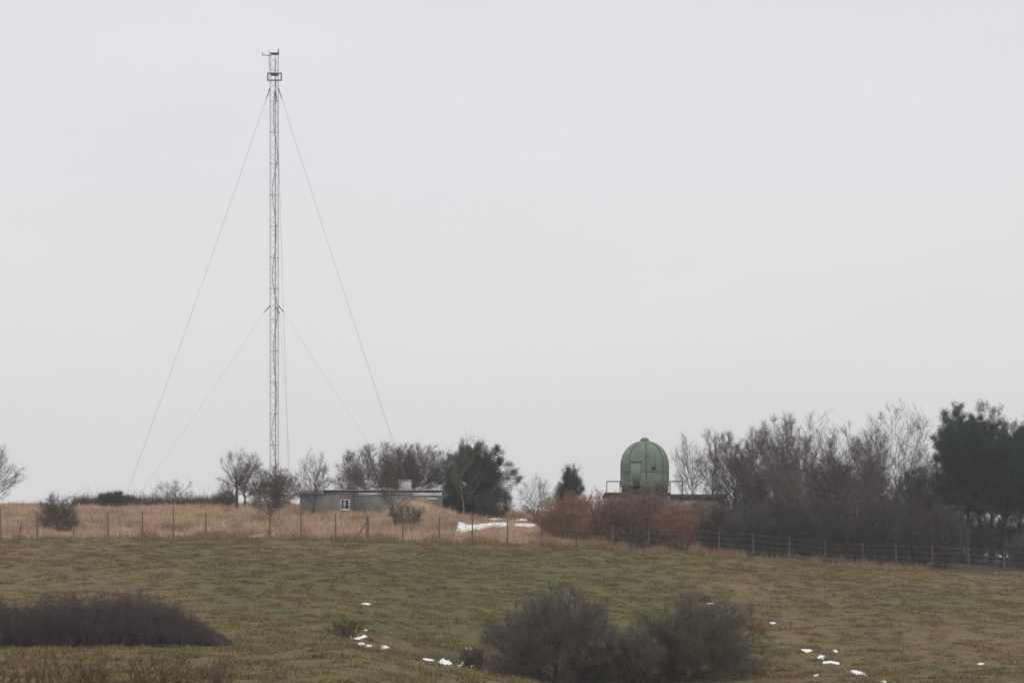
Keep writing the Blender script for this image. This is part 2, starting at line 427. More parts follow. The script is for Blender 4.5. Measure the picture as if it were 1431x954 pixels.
# long dry grass behind the fence
X, Y = strip_points(rg, 330000, 200.5, 268)
u = U0+F*X/Y
cl = fbm(X*.8, Y*.8, 33, 3)
k = (rg.random(len(X)) < smooth(.3, .62, cl)*.9+.12) & ~((u > 900) & (Y > 202+2*rg.random(len(u))))
X, Y, cl = X[k], Y[k], cl[k]; k = off_snow(X, Y, rg, 3.0); X, Y, cl = X[k], Y[k], cl[k]
h = (.18+.34*smooth(.35, .75, cl))*np.exp(rg.normal(0, .3, len(X)))*np.where(U0+F*X/Y > 760, .7, 1)
blades('dry_grass', X, Y, h, .022+.014*rg.random(len(X)), .35, rg, .2, 'long tawny dry grass behind the wire fence', 1.08)
# pale rank grass along the foot of the fence
X, Y = strip_points(rg, 46000, 198.6, 201.3)
u = U0+F*X/Y
cl = fbm(X*.7, Y*.1, 35, 3); k = rg.random(len(X)) < smooth(.4, .62, cl)*np.where(u > 1150, .55, np.where(u > 760, 1, .5))*np.where((u > 980) & (u < 1130), .3, 1)
X, Y, cl = X[k], Y[k], cl[k]
h = (.15+.5*smooth(.4, .75, cl))*np.where(U0+F*X/Y > 1150, .6, 1)*np.exp(rg.normal(0, .3, len(X)))
n = len(X); base = np.stack([X, Y, G(X, Y)-.02], -1); a = rg.random(n)*6.28
o = np.stack([np.cos(a), np.sin(a), 0*a], -1)*.022
tip = base+np.stack([rg.normal(0, .3, n)*h, rg.normal(0, .3, n)*h, h], -1)
col = (lin(146, 122, 90)*np.exp(rg.normal(0, .3, (n, 1))))
tag(link('rank_grass', mesh_np('rank_grass', np.stack([base-o, base+o, tip], 1).reshape(-1, 3), None, np.arange(n*3).reshape(-1, 3), M['grass'], np.repeat(col[:, None], 3, 1).reshape(-1, 3))),
    'pale rank grass left standing along the foot of the fence', 'grass', None, 'stuff')

# ------------------------------------------------------------------ branching plants
def grow(rg, P0, D0, L0, R0, levels, env=None, segs0=8, wob0=.05, trop0=.05, start=None):
    """vectorised recursive branching; returns list of (P, R) per level"""
    def polyline(p, d, L, n, wob, trop):
        B = len(p); P = np.empty((B, n+1, 3)); P[:, 0] = p; d = d.copy()
        for k in range(n):
            d = nrm(d+rg.normal(size=(B, 3))*wob+np.array([0, 0, trop])); P[:, k+1] = P[:, k]+d*(L/n)[:, None]
        return P
    def m(p):
        q = (p-env['c'])/env['r']; r = np.linalg.norm(q, axis=-1)
        th = np.arctan2(q[..., 1], q[..., 0]); ph = q[..., 2]
        a = env.get('lump', .16); f = env['ph']
        lum = 1+a*(np.sin(3*th+f[0]+2.5*ph)*.5+np.sin(5*th+f[1]-4*ph)*.35+np.sin(6*ph+f[2]+2*th)*.4)
        return r/lum
    if start is not None: P, Rr = start
    else:
        P = polyline(P0, D0, L0, segs0, wob0, trop0)
        t = np.linspace(0, 1, segs0+1)
        Rr = R0[:, None]*(1-.94*t**.8)[None]
    out = [(P, Rr)]
    for lv in levels:
        B, n1 = P.shape[:2]; n = lv['n']; N = B*n
        idx = np.repeat(np.arange(B), n)
        s0 = lv.get('start', .15)
        tt = s0+(1-s0)*((np.tile(np.arange(n), B)+rg.random(N))/n)
        tt = np.clip(tt, 0, .999)
        f = tt*(n1-1); i0 = f.astype(int); fr = (f-i0)[:, None]
        p = P[idx, i0]*(1-fr)+P[idx, i0+1]*fr
        tan = nrm(P[idx, i0+1]-P[idx, i0])
        rp = Rr[idx, i0]*(1-fr[:, 0])+Rr[idx, i0+1]*fr[:, 0]
        ang = np.radians(rg.normal(lv.get('ang', 45), lv.get('sd', 12), N))
        ax = nrm(np.cross(tan, rg.normal(size=(N, 3))))
        d = nrm(tan*np.cos(ang)[:, None]+ax*np.sin(ang)[:, None])
        if lv.get('flat'): d[:, 2] *= lv['flat']; d = nrm(d)
        pl = np.linalg.norm(P[idx, 1:]-P[idx, :-1], axis=-1).sum(1)
        L = pl*lv.get('len', .5)*(1-lv.get('tip', .5)*tt)*np.exp(rg.normal(0, .25, N))
        L = np.clip(L, lv.get('min', .1), lv.get('max', 99))
        ns = lv.get('segs', 4)
        P2 = polyline(p, d, L, ns, lv.get('wob', .15), lv.get('trop', .08))
        if env is not None:
            m0 = m(P2[:, 0]); m1 = m(P2[:, -1]); lim = 1+rg.normal(0, .05, N)
            fac = np.where(m1 > np.maximum(lim, m0), np.clip((lim-m0)/np.maximum(m1-m0, 1e-4), .12, 1), 1)
            P2 = P2[:, :1]+(P2-P2[:, :1])*fac[:, None, None]
        r = np.maximum(np.minimum(rp*lv.get('rad', .6), lv.get('rmax', 9)), lv.get('rmin', .008))
        ts = np.linspace(0, 1, ns+1)
        R2 = r[:, None]*(1-lv.get('taper', .7)*ts)[None]
        out.append((P2, R2)); P, Rr = P2, R2
    return out

def plant_mesh(name, levels, ks, mat):
    VV, QQ, n = [], [], 0
    for (P, Rr), k in zip(levels, ks):
        V, Q = tubes(P, Rr, k); VV.append(V); QQ.append(Q+n); n += len(V)
    return mesh_np(name, np.concatenate(VV), np.concatenate(QQ), None, mat, None, True)

def with_twigs(name, levels, ks, mat, rg, n_twig, tl, tw, ang=50, up=.25, src=-1, extra=None):
    """tube levels plus n_twig tapering spikes per last-level branch"""
    VV, QQ, TT, n = [], [], [], 0
    for (P, Rr), k in zip(levels, ks):
        V, Q = tubes(P, Rr, k); VV.append(V); QQ.append(Q+n); n += len(V)
    P, Rr = levels[src]; B, n1 = P.shape[:2]; N = B*n_twig
    idx = np.repeat(np.arange(B), n_twig); f = (.1+.89*rg.random(N))*(n1-1); i0 = f.astype(int); fr = (f-i0)[:, None]
    p = P[idx, i0]*(1-fr)+P[idx, i0+1]*fr; tan = nrm(P[idx, i0+1]-P[idx, i0])
    a = np.radians(rg.normal(ang, 15, N)); ax = nrm(np.cross(tan, rg.normal(size=(N, 3))))
    d = nrm(tan*np.cos(a)[:, None]+ax*np.sin(a)[:, None]+np.array([0, 0, up]))
    L = tl*np.exp(rg.normal(0, .35, N))
    V, T = needles(p, p+d*L[:, None], tw, rg); VV.append(V); TT.append(T+n); n += len(V)
    return mesh_np(name, np.concatenate(VV), np.concatenate(QQ) if QQ else None, np.concatenate(TT), mat, None, False)

def root(name, u, Y, label, cat, group=None, sink=.05):
    X = wx(u, Y); o = link(name, None, None, (X, Y, g(X, Y)-sink))
    o.empty_display_size = .3
    return tag(o, label, cat, group)

def size_at(u, Y, top): return wz(top, Y)-g(wx(u, Y), Y)+.05

def bez(P0, P1, P2, n):
    t = np.linspace(0, 1, n+1)[None, :, None]
    return P0[:, None]*(1-t)**2+2*P1[:, None]*t*(1-t)+P2[:, None]*t*t

def limbs(rg, trunk, env, n, segs, low, H, rad, rmin, zmin=-.55, wob=.05, inner=.75, bow=.42, horiz=0.0):
    """main limbs that leave the trunk and sweep out and up to the outline of the crown"""
    P, Rr = trunk; B, n1 = P.shape[:2]
    g_ = (np.arange(n)+.5)/n; z = zmin+(.99-zmin)*g_[rg.permutation(n)]; az = rg.random(n)*6.283+2.4*np.arange(n)
    q = np.sqrt(1-z*z); d = np.stack([q*np.cos(az), q*np.sin(az), z], -1)
    th = np.arctan2(d[:, 1], d[:, 0]); f = env['ph']; a = env['lump']; z = np.clip(z, -1, 1)
    lum = 1+a*(np.sin(3*th+f[0]+2.5*z)*.5+np.sin(5*th+f[1]-4*z)*.35+np.sin(6*z+f[2]+2*th)*.4)
    pw = env.get('pw', 2.0)
    if pw != 2.0: d = d/((np.abs(d)**pw).sum(1)**(1/pw))[:, None]
    T = env['c']+env['r']*d*(lum*(inner+(1-inner)*rg.random(n)))[:, None]
    idx = rg.integers(0, B, n)
    # nearest trunk in plan takes the limb when there are several
    if B > 1: idx = np.argmin(np.linalg.norm(P[None, :, -1, :2]-T[:, None, :2]+rg.normal(0, .4, (n, B, 2)), axis=-1), 1)
    zt = np.clip((T[:, 2]/H-.1)*(.62-.5*horiz)+.02+horiz*(T[:, 2]/H-.12)*.5+rg.normal(0, .05, n), low, .93)
    f_ = np.clip(zt*H/np.maximum(np.linalg.norm(P[idx, -1]-P[idx, 0], axis=-1), .1), .02, .985)*(n1-1); i0 = np.minimum(f_.astype(int), n1-2); fr = (f_-i0)[:, None]
    p = P[idx, i0]*(1-fr)+P[idx, i0+1]*fr; rp = Rr[idx, i0]*(1-fr[:, 0])+Rr[idx, i0+1]*fr[:, 0]
    out = T-p; L = np.linalg.norm(out, axis=-1)
    hz = out*np.array([1, 1, .25]); c = p+nrm(hz*.9+np.array([0, 0, .30])*L[:, None])*(L*bow)[:, None]
    Q = bez(p, c, T, segs)
    w = rg.normal(size=Q.shape)*wob*L[:, None, None]*np.linspace(0, 1, segs+1)[None, :, None]*.5; w[:, 0] = 0
    Q = Q+w
    r = np.clip(rp*rad*(.6+.5*rg.random(n)), rmin, 9); ts = np.linspace(0, 1, segs+1)
    return Q, np.maximum(r[:, None]*(1-.82*ts)[None], rmin*.6)

def bare_tree(u, Y, top, hw, label, seed, lean=(0, 0), mat='twig_grey', bmat='bark', dens=1.0, trunks=1, low=.3, cat='tree', name='bare_tree', group=None, ang=38, fork=.5, tw=.0062, off=0, trunk_r=None, n1=None, tl=.5, lump=.17, zmin=-.6, horiz=0.0, inner=.82, th=.6):
    rg = rng_of(seed); H = size_at(u, Y, top); W = hw*Y/F; dens *= 1.2
    r = root(name, u, Y, label, cat, group)
    n = trunks
    P0 = np.zeros((n, 3)); P0[:, :2] = rg.normal(0, .12 if n > 1 else 0, (n, 2))
    sp = .2 if n > 1 else .03
    D0 = nrm(np.stack([rg.normal(0, sp, n)+lean[0], rg.normal(0, sp, n)+lean[1], np.ones(n)], -1))
    L0 = H*th*(1-.12*rg.random(n)); R0 = np.full(n, trunk_r or (.020*H+.03)/(n**.35))
    cz = H*(low+1)/2
    env = dict(c=np.array([off*Y/F+lean[0]*H*.5, 0, cz]), r=np.array([W*1.04, W*.95, H*(1-low)/2*1.0]), ph=rg.random(3)*6.28, lump=lump)
    tk = grow(rg, P0, D0, L0, R0, [], None, segs0=10, wob0=.07, trop0=.05)[0]
    nl = n1 or int(17+6*dens)
    L1 = limbs(rg, tk, env, nl, 8, max(.06, low*.45), H, .55, .022, zmin=zmin, horiz=horiz, inner=inner)
    lv = grow_from(rg, [tk, L1], [
        dict(n=7, ang=ang, sd=11, len=.46, tip=.45, start=.18, segs=5, wob=.10, trop=.06, rad=.5, rmin=.011, taper=.65, min=.4),
        dict(n=max(3, int(4.6*dens)), ang=ang, sd=12, len=.48, tip=.3, start=.12, segs=3, wob=.10, trop=.06, rad=.55, rmin=.0075, taper=.5, min=.3, max=1.2)], env)
    link('trunk', plant_mesh('trunk', [tk], [8], M[bmat]), r)
    link('crown', with_twigs('crown', lv[1:], [5, 4, 3], M[mat], rg, max(2, int(2.6*dens+.5)), tl, tw, 32, .15), r)
    return r

def grow_from(rg, lv, levels, env):
    """continue branching from given polylines"""
    P, Rr = lv[-1]
    more = grow(rg, None, None, None, None, levels, env, start=(P, Rr))
    return lv+more[1:]

def shrub(u, Y, top, hw, label, seed, mat='twig_grey', stems=14, dens=1.0, cat='shrub', name='shrub', group=None, low=.0, deep=None, spread=.55, tw=.008, tl=.34, lump=.2, up=.25, n2=7, cy=0.46, stem_r=.03, smat=None):
    rg = rng_of(seed); H = size_at(u, Y, top); W = hw*Y/F; Dp = W*.85 if deep is None else deep
    r = root(name, u, Y, label, cat, group, .1)
    a = rg.random(stems)*6.28; q = np.sqrt(rg.random(stems))
    P0 = np.stack([np.cos(a)*q*W*.35, np.sin(a)*q*Dp*.35, np.zeros(stems)], -1)
    D0 = nrm(np.stack([np.cos(a)*q*spread*W/H*2, np.sin(a)*q*spread*Dp/H*2, np.ones(stems)], -1)+rg.normal(0, .1, (stems, 3)))
    L0 = H*(.75+.2*rg.random(stems))*np.sqrt(1+(q*spread*W/H*1.5)**2)
    R0 = np.full(stems, stem_r)
    env = dict(c=np.array([0, 0, H*cy]), r=np.array([W, Dp, H*(1-cy)]), ph=rg.random(3)*6.28, lump=lump)
    env['r'][2] = H*(1-cy)*1.02
    # trim the stems themselves to the outline
    s = np.linalg.norm((P0+D0*L0[:, None]-env['c'])/env['r'], axis=-1); L0 = L0/np.maximum(s, 1)**1.0
    lv = grow(rg, P0, D0, L0, R0, [
        dict(n=9, ang=45, sd=15, len=.5, tip=.35, start=.08+low, segs=5, wob=.14, trop=.08, rad=.55, rmin=.014, min=.35),
        dict(n=n2, ang=45, sd=16, len=.5, tip=.3, start=.1, segs=3, wob=.16, trop=.08, rad=.55, rmin=.010, min=.25, max=1.3)], env, segs0=6, wob0=.09, trop0=.04)
    link('stem', plant_mesh('stem', lv[:1], [5], M[smat] if smat else M['bark'] if mat not in ('twig_black', 'twig_dark') else M['twig_dark']), r)
    link('crown', with_twigs('crown', lv[1:], [4, 3], M[mat], rg, max(2, int(5*dens)), tl, tw, 38, up), r)
    return r

def pine(u, Y, top, hw, label, seed, low=.08, mat='pine', bmat='bark', n1=26, flat=.6, trunks=1, lean=(0, 0), clump=(2, 46), nl=.30, nw=.012, group=None, off=0, env_low=None, lump=.25, fork=.5, trunk_r=None, spr=.13, zmin=-.93, pw=2.0, th=.93):
    rg = rng_of(seed); H = size_at(u, Y, top); W = hw*Y/F
    r = root('pine_tree', u, Y, label, 'pine', group)
    P0 = np.zeros((trunks, 3)); D0 = nrm(np.array([[lean[0], lean[1], 1.]])+rg.normal(0, .02, (trunks, 3)))
    L0 = np.full(trunks, H*th); R0 = np.full(trunks, trunk_r or .02*H+.05)
    el = low if env_low is None else env_low
    env = dict(c=np.array([off*Y/F+lean[0]*H*.6, 0, H*(el+(1-el)*.5)]), r=np.array([W*1.02, W*.92, H*(1-el)*.5*1.0]), ph=rg.random(3)*6.28, lump=lump, pw=pw)
    tk = grow(rg, P0, D0, L0, R0, [], None, segs0=10, wob0=.03, trop0=.1)[0]
    L1 = limbs(rg, tk, env, n1, 7, low, H, .40, .025, zmin=zmin, inner=.55, bow=.5, horiz=1.0, wob=.06)
    lv = grow_from(rg, [tk, L1], [dict(n=8, ang=45, sd=14, len=.40, tip=.35, start=.3, segs=3, wob=.12, trop=.16, rad=.5, rmin=.013, min=.35, max=1.5)], env)
    link('trunk', plant_mesh('trunk', lv[:1], [9], M[bmat]), r)
    VV, QQ, TT, n = [], [], [], 0
    V, Q = tubes(*lv[1], 5); QQ.append(Q); VV.append(V); n = len(V)
    V, Q = tubes(*lv[2], 3); QQ.append(Q+n); VV.append(V); n += len(V)
    link('limbs' if False else 'branch_frame', mesh_np('branch_frame', np.concatenate(VV), np.concatenate(QQ), None, M[bmat]), r)
    # needle tufts along and at the end of the fine branches
    P, _ = lv[2]; B = len(P); nc, nn = clump
    idx = np.repeat(np.arange(B), nc); t = np.tile(np.linspace(.45, 1, nc), B)+rg.normal(0, .06, B*nc); t = np.clip(t, 0, .999)
    f = t*(P.shape[1]-1); i0 = f.astype(int); fr = (f-i0)[:, None]
    c = P[idx, i0]*(1-fr)+P[idx, i0+1]*fr; ax = nrm(nrm(P[idx, i0+1]-P[idx, i0])*.8+np.array([0, 0, .5]))
    N = len(c)*nn; ci = np.repeat(np.arange(len(c)), nn)
    d = nrm(ax[ci]*.75+nrm(rg.normal(size=(N, 3)))*.9); b = c[ci]+ax[ci]*(rg.random((N, 1))-.5)*.4+rg.normal(0, spr, (N, 3))
    L = nl*np.exp(rg.normal(0, .25, N))
    V, T = needles(b, b+d*L[:, None], nw, rg)
    link('crown', mesh_np('crown', V, None, T, M[mat]), r)
    return r

def thicket(name, cells, label, cat, seed, mat, n, hfun, tw=.009, kids=11, kl=.38, lean=.16, kind=None, stemw=.012, group=None):
    """dense mass of upright suckers: cells gives (X, Y) points, hfun their height"""
    rg = rng_of(seed); X, Y = cells(rg, n); h = hfun(X, Y, rg); k = h > .12; X, Y, h = X[k], Y[k], h[k]
    c = np.array([X.mean(), Y.mean(), 0]); c[2] = g(c[0], c[1])
    P0 = np.stack([X, Y, G(X, Y)-.05], -1); d = nrm(np.stack([rg.normal(0, lean, len(X)), rg.normal(0, lean, len(X)), np.ones(len(X))], -1))
    P1 = P0+d*h[:, None]
    V, T = needles(P0, P1, stemw, rg); VV, TT = [V], [T]; m = len(V)
    N = len(X)*kids; idx = np.repeat(np.arange(len(X)), kids); t = (.15+.83*rg.random(N))[:, None]
    b = P0[idx]+(P1-P0)[idx]*t; dd = nrm(d[idx]*.55+nrm(rg.normal(size=(N, 3)))*.75+np.array([0, 0, .15]))
    L = np.minimum(kl*np.exp(rg.normal(0, .3, N)), (1.05-t[:, 0])*h[idx]*.9+.08)
    V, T = needles(b, b+dd*L[:, None], tw, rg); VV.append(V); TT.append(T+m)
    o = link(name, mesh_np(name, np.concatenate(VV)-c, None, np.concatenate(TT), M[mat]), None, c)
    return tag(o, label, cat, group, kind)
# ================================================================== the plants, left to right
bare_tree(-8, 250, 622, 43, 'bare spreading tree cut by the left edge of the picture', 101, dens=.95, low=.12, th=.45, off=2)
bare_tree(79, 210, 690, 30, 'rounded bare grey-green shrub behind the fence near the left edge', 102, mat='twig_olive', cat='shrub', name='shrub', trunks=4, th=.3, low=-.25, n1=40, dens=1.1, lump=.08, zmin=-.45, tl=.4, trunk_r=.05)
shrub(160, 258, 687, 30, 'low purple-brown bramble mound on the skyline at the left', 103, 'twig_purple', stems=26, dens=1.6, spread=1.0, cy=.3, cat='bramble', lump=.07)
bare_tree(243, 236, 667, 29, 'small hawthorn with a flat-topped bare crown on one thin trunk', 104, low=.30, dens=.75, th=.5, ang=55, n1=13, tl=.35, lump=.12, zmin=-.35, horiz=.25, cat='hawthorn', name='hawthorn_tree')
bare_tree(311, 250, 688, 15, 'low bare sapling just left of the twin slender trees', 105, low=.15, dens=.7, ang=48)
bare_tree(331, 246, 627, 28, 'tall bare tree, left of the slender twins beside the mast', 106, low=.08*1.0, th=.8, dens=.95, ang=38, trunk_r=.2)
bare_tree(342, 250, 632, 24, 'tall bare tree, right of the slender twins beside the mast', 107, low=.12*1.0, th=.8, dens=.9, ang=36, trunk_r=.13, off=5)
bare_tree(375, 223, 652, 34, 'dense round thorn tree standing in front of the mast foot', 108, low=.10, dens=1.35, th=.45, n1=34, ang=42, lump=.08, mat='twig_brown', trunks=3, cat='thorn tree', name='thorn_tree')
bare_tree(391, 252, 658, 28, 'dense bare tree partly behind the round thorn tree at the mast', 109, low=.1, dens=1.1)
bare_tree(437, 236.5, 632, 30, 'bare tree in front of the left end of the low grey hut', 110, low=.16*1.0, th=.8, dens=.85, ang=42)
bare_tree(490, 258, 652, 26, 'smaller sparse bare tree behind the hut roof, left of the broad one', 111, low=.12, dens=1.0)
bare_tree(530, 262, 621, 56, 'broad bare tree behind the hut, left one of the roof-top crowns', 112, low=.1, dens=1.6, ang=34, trunks=3, lump=.05, inner=.88, zmin=-.35, n1=60, th=.4)
bare_tree(582, 263, 621, 52, 'broad bare tree behind the hut next to the dark pine', 313, low=.1, dens=1.6, ang=34, trunks=4, lump=.05, inner=.88, zmin=-.35, n1=76, th=.4)
bare_tree(553, 219, 654, 29, 'small dark thorn tree on the grassy mound in front of the hut', 114, low=.34, dens=.75, ang=46, n1=14, lump=.2, bmat='twig_dark', cat='thorn tree', name='thorn_tree', trunk_r=.17)
shrub(569, 223, 692, 24, 'reddish bare shrub around the thorn tree trunk on the mound', 115, 'twig_red', stems=12, dens=.7, spread=.9)
pine(660, 247, 608, 57, 'broad dark pine between the hut and the large snow patch', 116, low=.05, n1=86, clump=(3, 40), lump=.22, trunks=2, env_low=-.25, nl=.32)
bare_tree(649, 238, 603, 26, 'thin bare tree standing in front of the broad pine', 117, low=.30, dens=.5, n1=12, ang=36, mat='twig_grey', bmat='bark_pale', trunk_r=.12)
shrub(631, 246, 692, 20, 'dark low scrub under the left side of the broad pine by the hut end', 127, 'twig_dark', stems=16, dens=1.3)
shrub(690, 244, 684, 30, 'dark low scrub under the right side of the broad pine', 118, 'twig_dark', stems=16, dens=1.1)
bare_tree(748, 238, 664, 24, 'sparse bare shrubby tree between the two pines', 119, low=.08, dens=.8, trunks=4, ang=44)
pine(795, 241, 646, 21, 'small bushy blue-green pine behind the orange thicket', 120, low=.05, mat='pine_blue', n1=44, nl=.22, clump=(3, 32), lump=.12, env_low=-.15)
# orange and brown thorn bushes in front of the observatory
for (u, Y, top, hw, m, lab, sd) in [
    (790, 209, 691, 42, 'twig_orange', 'orange-brown thorn bush at the left end of the thicket', 121),
    (838, 212, 685, 42, 'twig_orange', 'orange-brown thorn bush below the left railing of the dome', 122),
    (884, 211, 682, 40, 'twig_rust', 'dull rust-brown thorn bush right below the green dome', 123),
    (915, 214, 677, 28, 'twig_rust', 'reddish grey bush rising across the foot of the dome', 124),
    (812, 216, 688, 32, 'twig_orange', 'bush between the two orange bushes, set a little back', 128),
    (945, 209, 695, 38, 'twig_orange', 'rusty thorn bush right of the dome below the dark roof', 125),
    (984, 211, 690, 34, 'twig_rust', 'grey-brown bush between the rusty bush and the dark wood', 126)]:
    shrub(u, Y, top, hw, lab, sd, m, stems=26, dens=1.7, cat='thorn bush', name='thorn_bush', group='thorn bushes below the dome', n2=9, cy=.42, tl=.24, spread=.7)
# bare trees of the wood behind the roof
W1 = 'bare trees of the wood on the right'
for k, (u, Y, top, hw, lab, kw) in enumerate([
    (972, 262, 606, 24, 'thin left-leaning bare tree nearest the dome on its right', dict(lean=(-.12, 0), dens=.7, trunk_r=.10, th=.8)),
    (997, 258, 592, 24, 'slender upright bare tree behind the dark observatory roof', dict(dens=.9, trunk_r=.12, low=.12, th=.85)),
    (1024, 250, 606, 34, 'reddish bare tree with a low dense crown past the roof', dict(mat='twig_red', dens=1.5)),
    (1058, 246, 598, 34, 'reddish-brown twiggy tree left of the hazy tall crown', dict(mat='twig_red', dens=1.5)),
    (1088, 258, 574, 34, 'tall hazy fine-twigged tree left of the forked one', dict(dens=1.6, low=.25)),
    (1120, 240, 606, 34, 'brown twiggy tree low in front of the forked tall tree', dict(mat='twig_brown', dens=1.5)),
    (1139, 248, 571, 38, 'tall bare tree with bold V-shaped forked limbs', dict(dens=.9, trunks=2, low=.2, th=.45, trunk_r=.2)),
    (1178, 252, 592, 34, 'bare tree between the forked tree and the biggest crown', dict(dens=1.2)),
    (1214, 250, 582, 36, 'bare tree overlapping the left side of the biggest crown', dict(dens=1.2)),
    (1256, 244, 564, 58, 'biggest wide-crowned bare tree, just left of the tall pines', dict(dens=1.25, trunks=2, low=.15, trunk_r=.26, th=.42, n1=34)),
    (1300, 252, 618, 34, 'bare tree arching beneath the left edge of the tall pines', dict(dens=1.1, ang=52, fork=.6)),
    (1160, 236, 640, 34, 'low purple-brown tree in the middle of the wood', dict(mat='twig_purple', dens=1.6)),
    (1220, 234, 640, 34, 'low brown tree under the biggest crown, left side', dict(mat='twig_brown', dens=1.6)),
    (1285, 235, 652, 34, 'low dull tree under the biggest crown, right side', dict(mat='twig_dark', dens=1.6)),
    (1078, 232, 648, 34, 'low brown tree at the left of the wood before the hazy crown', dict(mat='twig_brown', dens=1.6))]):
    kw['dens'] = kw.get('dens', 1)*1.25
    bare_tree(u, Y, top, hw, lab, 140+k, group=W1, **kw)
W2 = 'dark bushes along the fence at the right'
for k, (u, Y, top, hw, m, lab) in enumerate([
    (1012, 208.5, 706, 36, 'twig_dark', 'dark bush at the left end of the wood edge'),
    (1050, 204.5, 697, 38, 'twig_black', 'dark bush bulging lowest over the fence line'),
    (1094, 205.5, 690, 40, 'twig_dark', 'dark bush second along the wood edge, beside the bulging one'),
    (1140, 206.5, 694, 40, 'twig_black', 'dark bush below the V-forked tall tree'),
    (1186, 206.5, 690, 40, 'twig_dark', 'dark bush left of centre under the biggest crown'),
    (1232, 207.5, 694, 40, 'twig_black', 'dark bush below the biggest bare crown'),
    (1276, 207.5, 690, 40, 'twig_dark', 'dark bush right of the biggest bare crown'),
    (1318, 209.5, 698, 36, 'twig_black', 'dark bush at the left foot of the tall pines'),
    (1042, 224, 652, 42, 'twig_dark', 'higher brown-black bush behind the bulging one'),
    (1096, 222, 646, 44, 'twig_brown', 'higher brownish bush behind the second dark bush'),
    (1150, 224, 652, 44, 'twig_dark', 'higher dark bush behind the one below the forked tree'),
    (1205, 223, 644, 46, 'twig_brown', 'higher brownish bush under the left of the biggest crown'),
    (1260, 224, 650, 46, 'twig_dark', 'higher dark bush under the middle of the biggest crown'),
    (1308, 226, 680, 38, 'twig_brown', 'higher brownish bush beside the leftmost pine trunk'),
    (1360, 226, 712, 34, 'twig_black', 'low scrub between the tall pine trunks'),
    (1444, 212, 740, 34, 'twig_black', 'dark bush at the fence under the pine at the right edge'),
    (1414, 228, 708, 40, 'twig_black', 'low scrub among pine trunks by the right edge')]):
    shrub(u, Y, top, hw, lab, 170+k, m, stems=24, dens=1.6, name='bush', cat='bush', group=W2, n2=8, cy=.36, tl=.42, tw=.009, spread=.75, low=-.02)
for k, (u, Y, top, hw, lab) in enumerate([
    (1335, 250, 668, 34, 'grey bare tree glimpsed behind the leftmost pine trunks'),
    (1388, 254, 672, 34, 'grey bare tree glimpsed behind the middle pine trunks'),
    (1436, 252, 668, 34, 'grey bare tree glimpsed behind the pine trunks at the right edge')]):
    bare_tree(u, Y, top, hw, lab, 190+k, group=W1, dens=1.5, low=.05, mat='twig_dark', trunks=2)
W3 = 'tall pines at the right edge'
for k, (u, Y, top, hw, lab, kw) in enumerate([
    (1354, 222, 572, 42, 'tall ragged pine second from the left of the pine group', dict(lean=(-.01, 0), off=-8, lump=.24)),
    (1384, 232, 564, 42, 'tall pine behind and right of the ragged pine', dict()),
    (1402, 220, 586, 44, 'tall pine second from the right edge, with thick trunk', dict()),
    (1440, 225, 578, 46, 'tall pine cut by the right edge of the picture', dict()),
    (1344, 227, 573, 34, 'slender leftmost pine leaning towards the bare trees', dict(off=-7, lump=.14)),
    (1368, 240, 590, 40, 'slim pine set back behind the ragged pine', dict()),
    (1424, 240, 600, 40, 'slim pine set back close to the right edge', dict())]):
    pine(u, Y, top, hw, lab, 200+k, low=.34, env_low=.22+.05*(k % 3), mat='pine_dark', bmat='bark_dark', n1=42, clump=(3, 34), nl=.34, zmin=-.7, pw=3.4, th=.84, nw=.013, group=W3, fork=.42, trunk_r=.24, **dict(dict(lump=.18), **kw))
# low scrub along the skyline at the left
def line_cells(u0, u1, y0, y1):
    def f(rg, n):
        Y = y0+(y1-y0)*rg.random(n); u = u0+(u1-u0)*rg.random(n); return (u-U0)/F*Y, Y
    return f
thicket('hedge', line_cells(102, 330, 262, 267), 'low reddish brown hedge along the skyline left of the twin trees', 'hedge', 230, 'twig_purple', 4600,
        lambda X, Y, rg: (.5+1.0*fbm(X*.25, Y*.2, 41, 3))*np.where(rg.random(len(X)) < .03, 1.9, 1)*np.exp(rg.normal(0, .2, len(X))), kids=7, kl=.22)
thicket('scrub', line_cells(-40, 104, 263, 268), 'thin brown scrub on the skyline at the far left', 'scrub', 231, 'twig_brown', 900,
        lambda X, Y, rg: (.15+.5*fbm(X*.3, Y*.2, 43, 3))*np.where(rg.random(len(X)) < .03, 1.8, 1)*np.exp(rg.normal(0, .2, len(X))), kids=5, kl=.2)
# dark thicket in the hollow at the lower left
TX0, TX1 = wx(-150, 110), wx(324, 110)
def th_cells(rg, n):
    X = TX0+(TX1-TX0)*rg.random(n); Y = 107.5+4.6*rg.random(n); return X, Y
def th_h(X, Y, rg):
    u = U0+F*X/Y
    e = np.interp(u, [-160, 0, 25, 45, 90, 150, 190, 230, 262, 285, 302, 324], [2.4, 2.25, 2.1, 2.25, 2.6, 2.55, 2.35, 1.95, 1.45, .95, .5, .12])
    ry = np.clip(1-((Y-109.8)/2.9)**2, .05, 1)**.5
    return e*ry*(.60+.62*fbm(X*.75, Y*.75, 51, 4))*(1.10-.5*rg.random(len(X))**1.2)
thicket('blackthorn_thicket', th_cells, 'large dark leafless thicket in the hollow at the lower left', 'thicket', 232, 'twig_thicket', 5200, th_h, tw=.008, kids=13, kl=.36, stemw=.011, lean=.30)
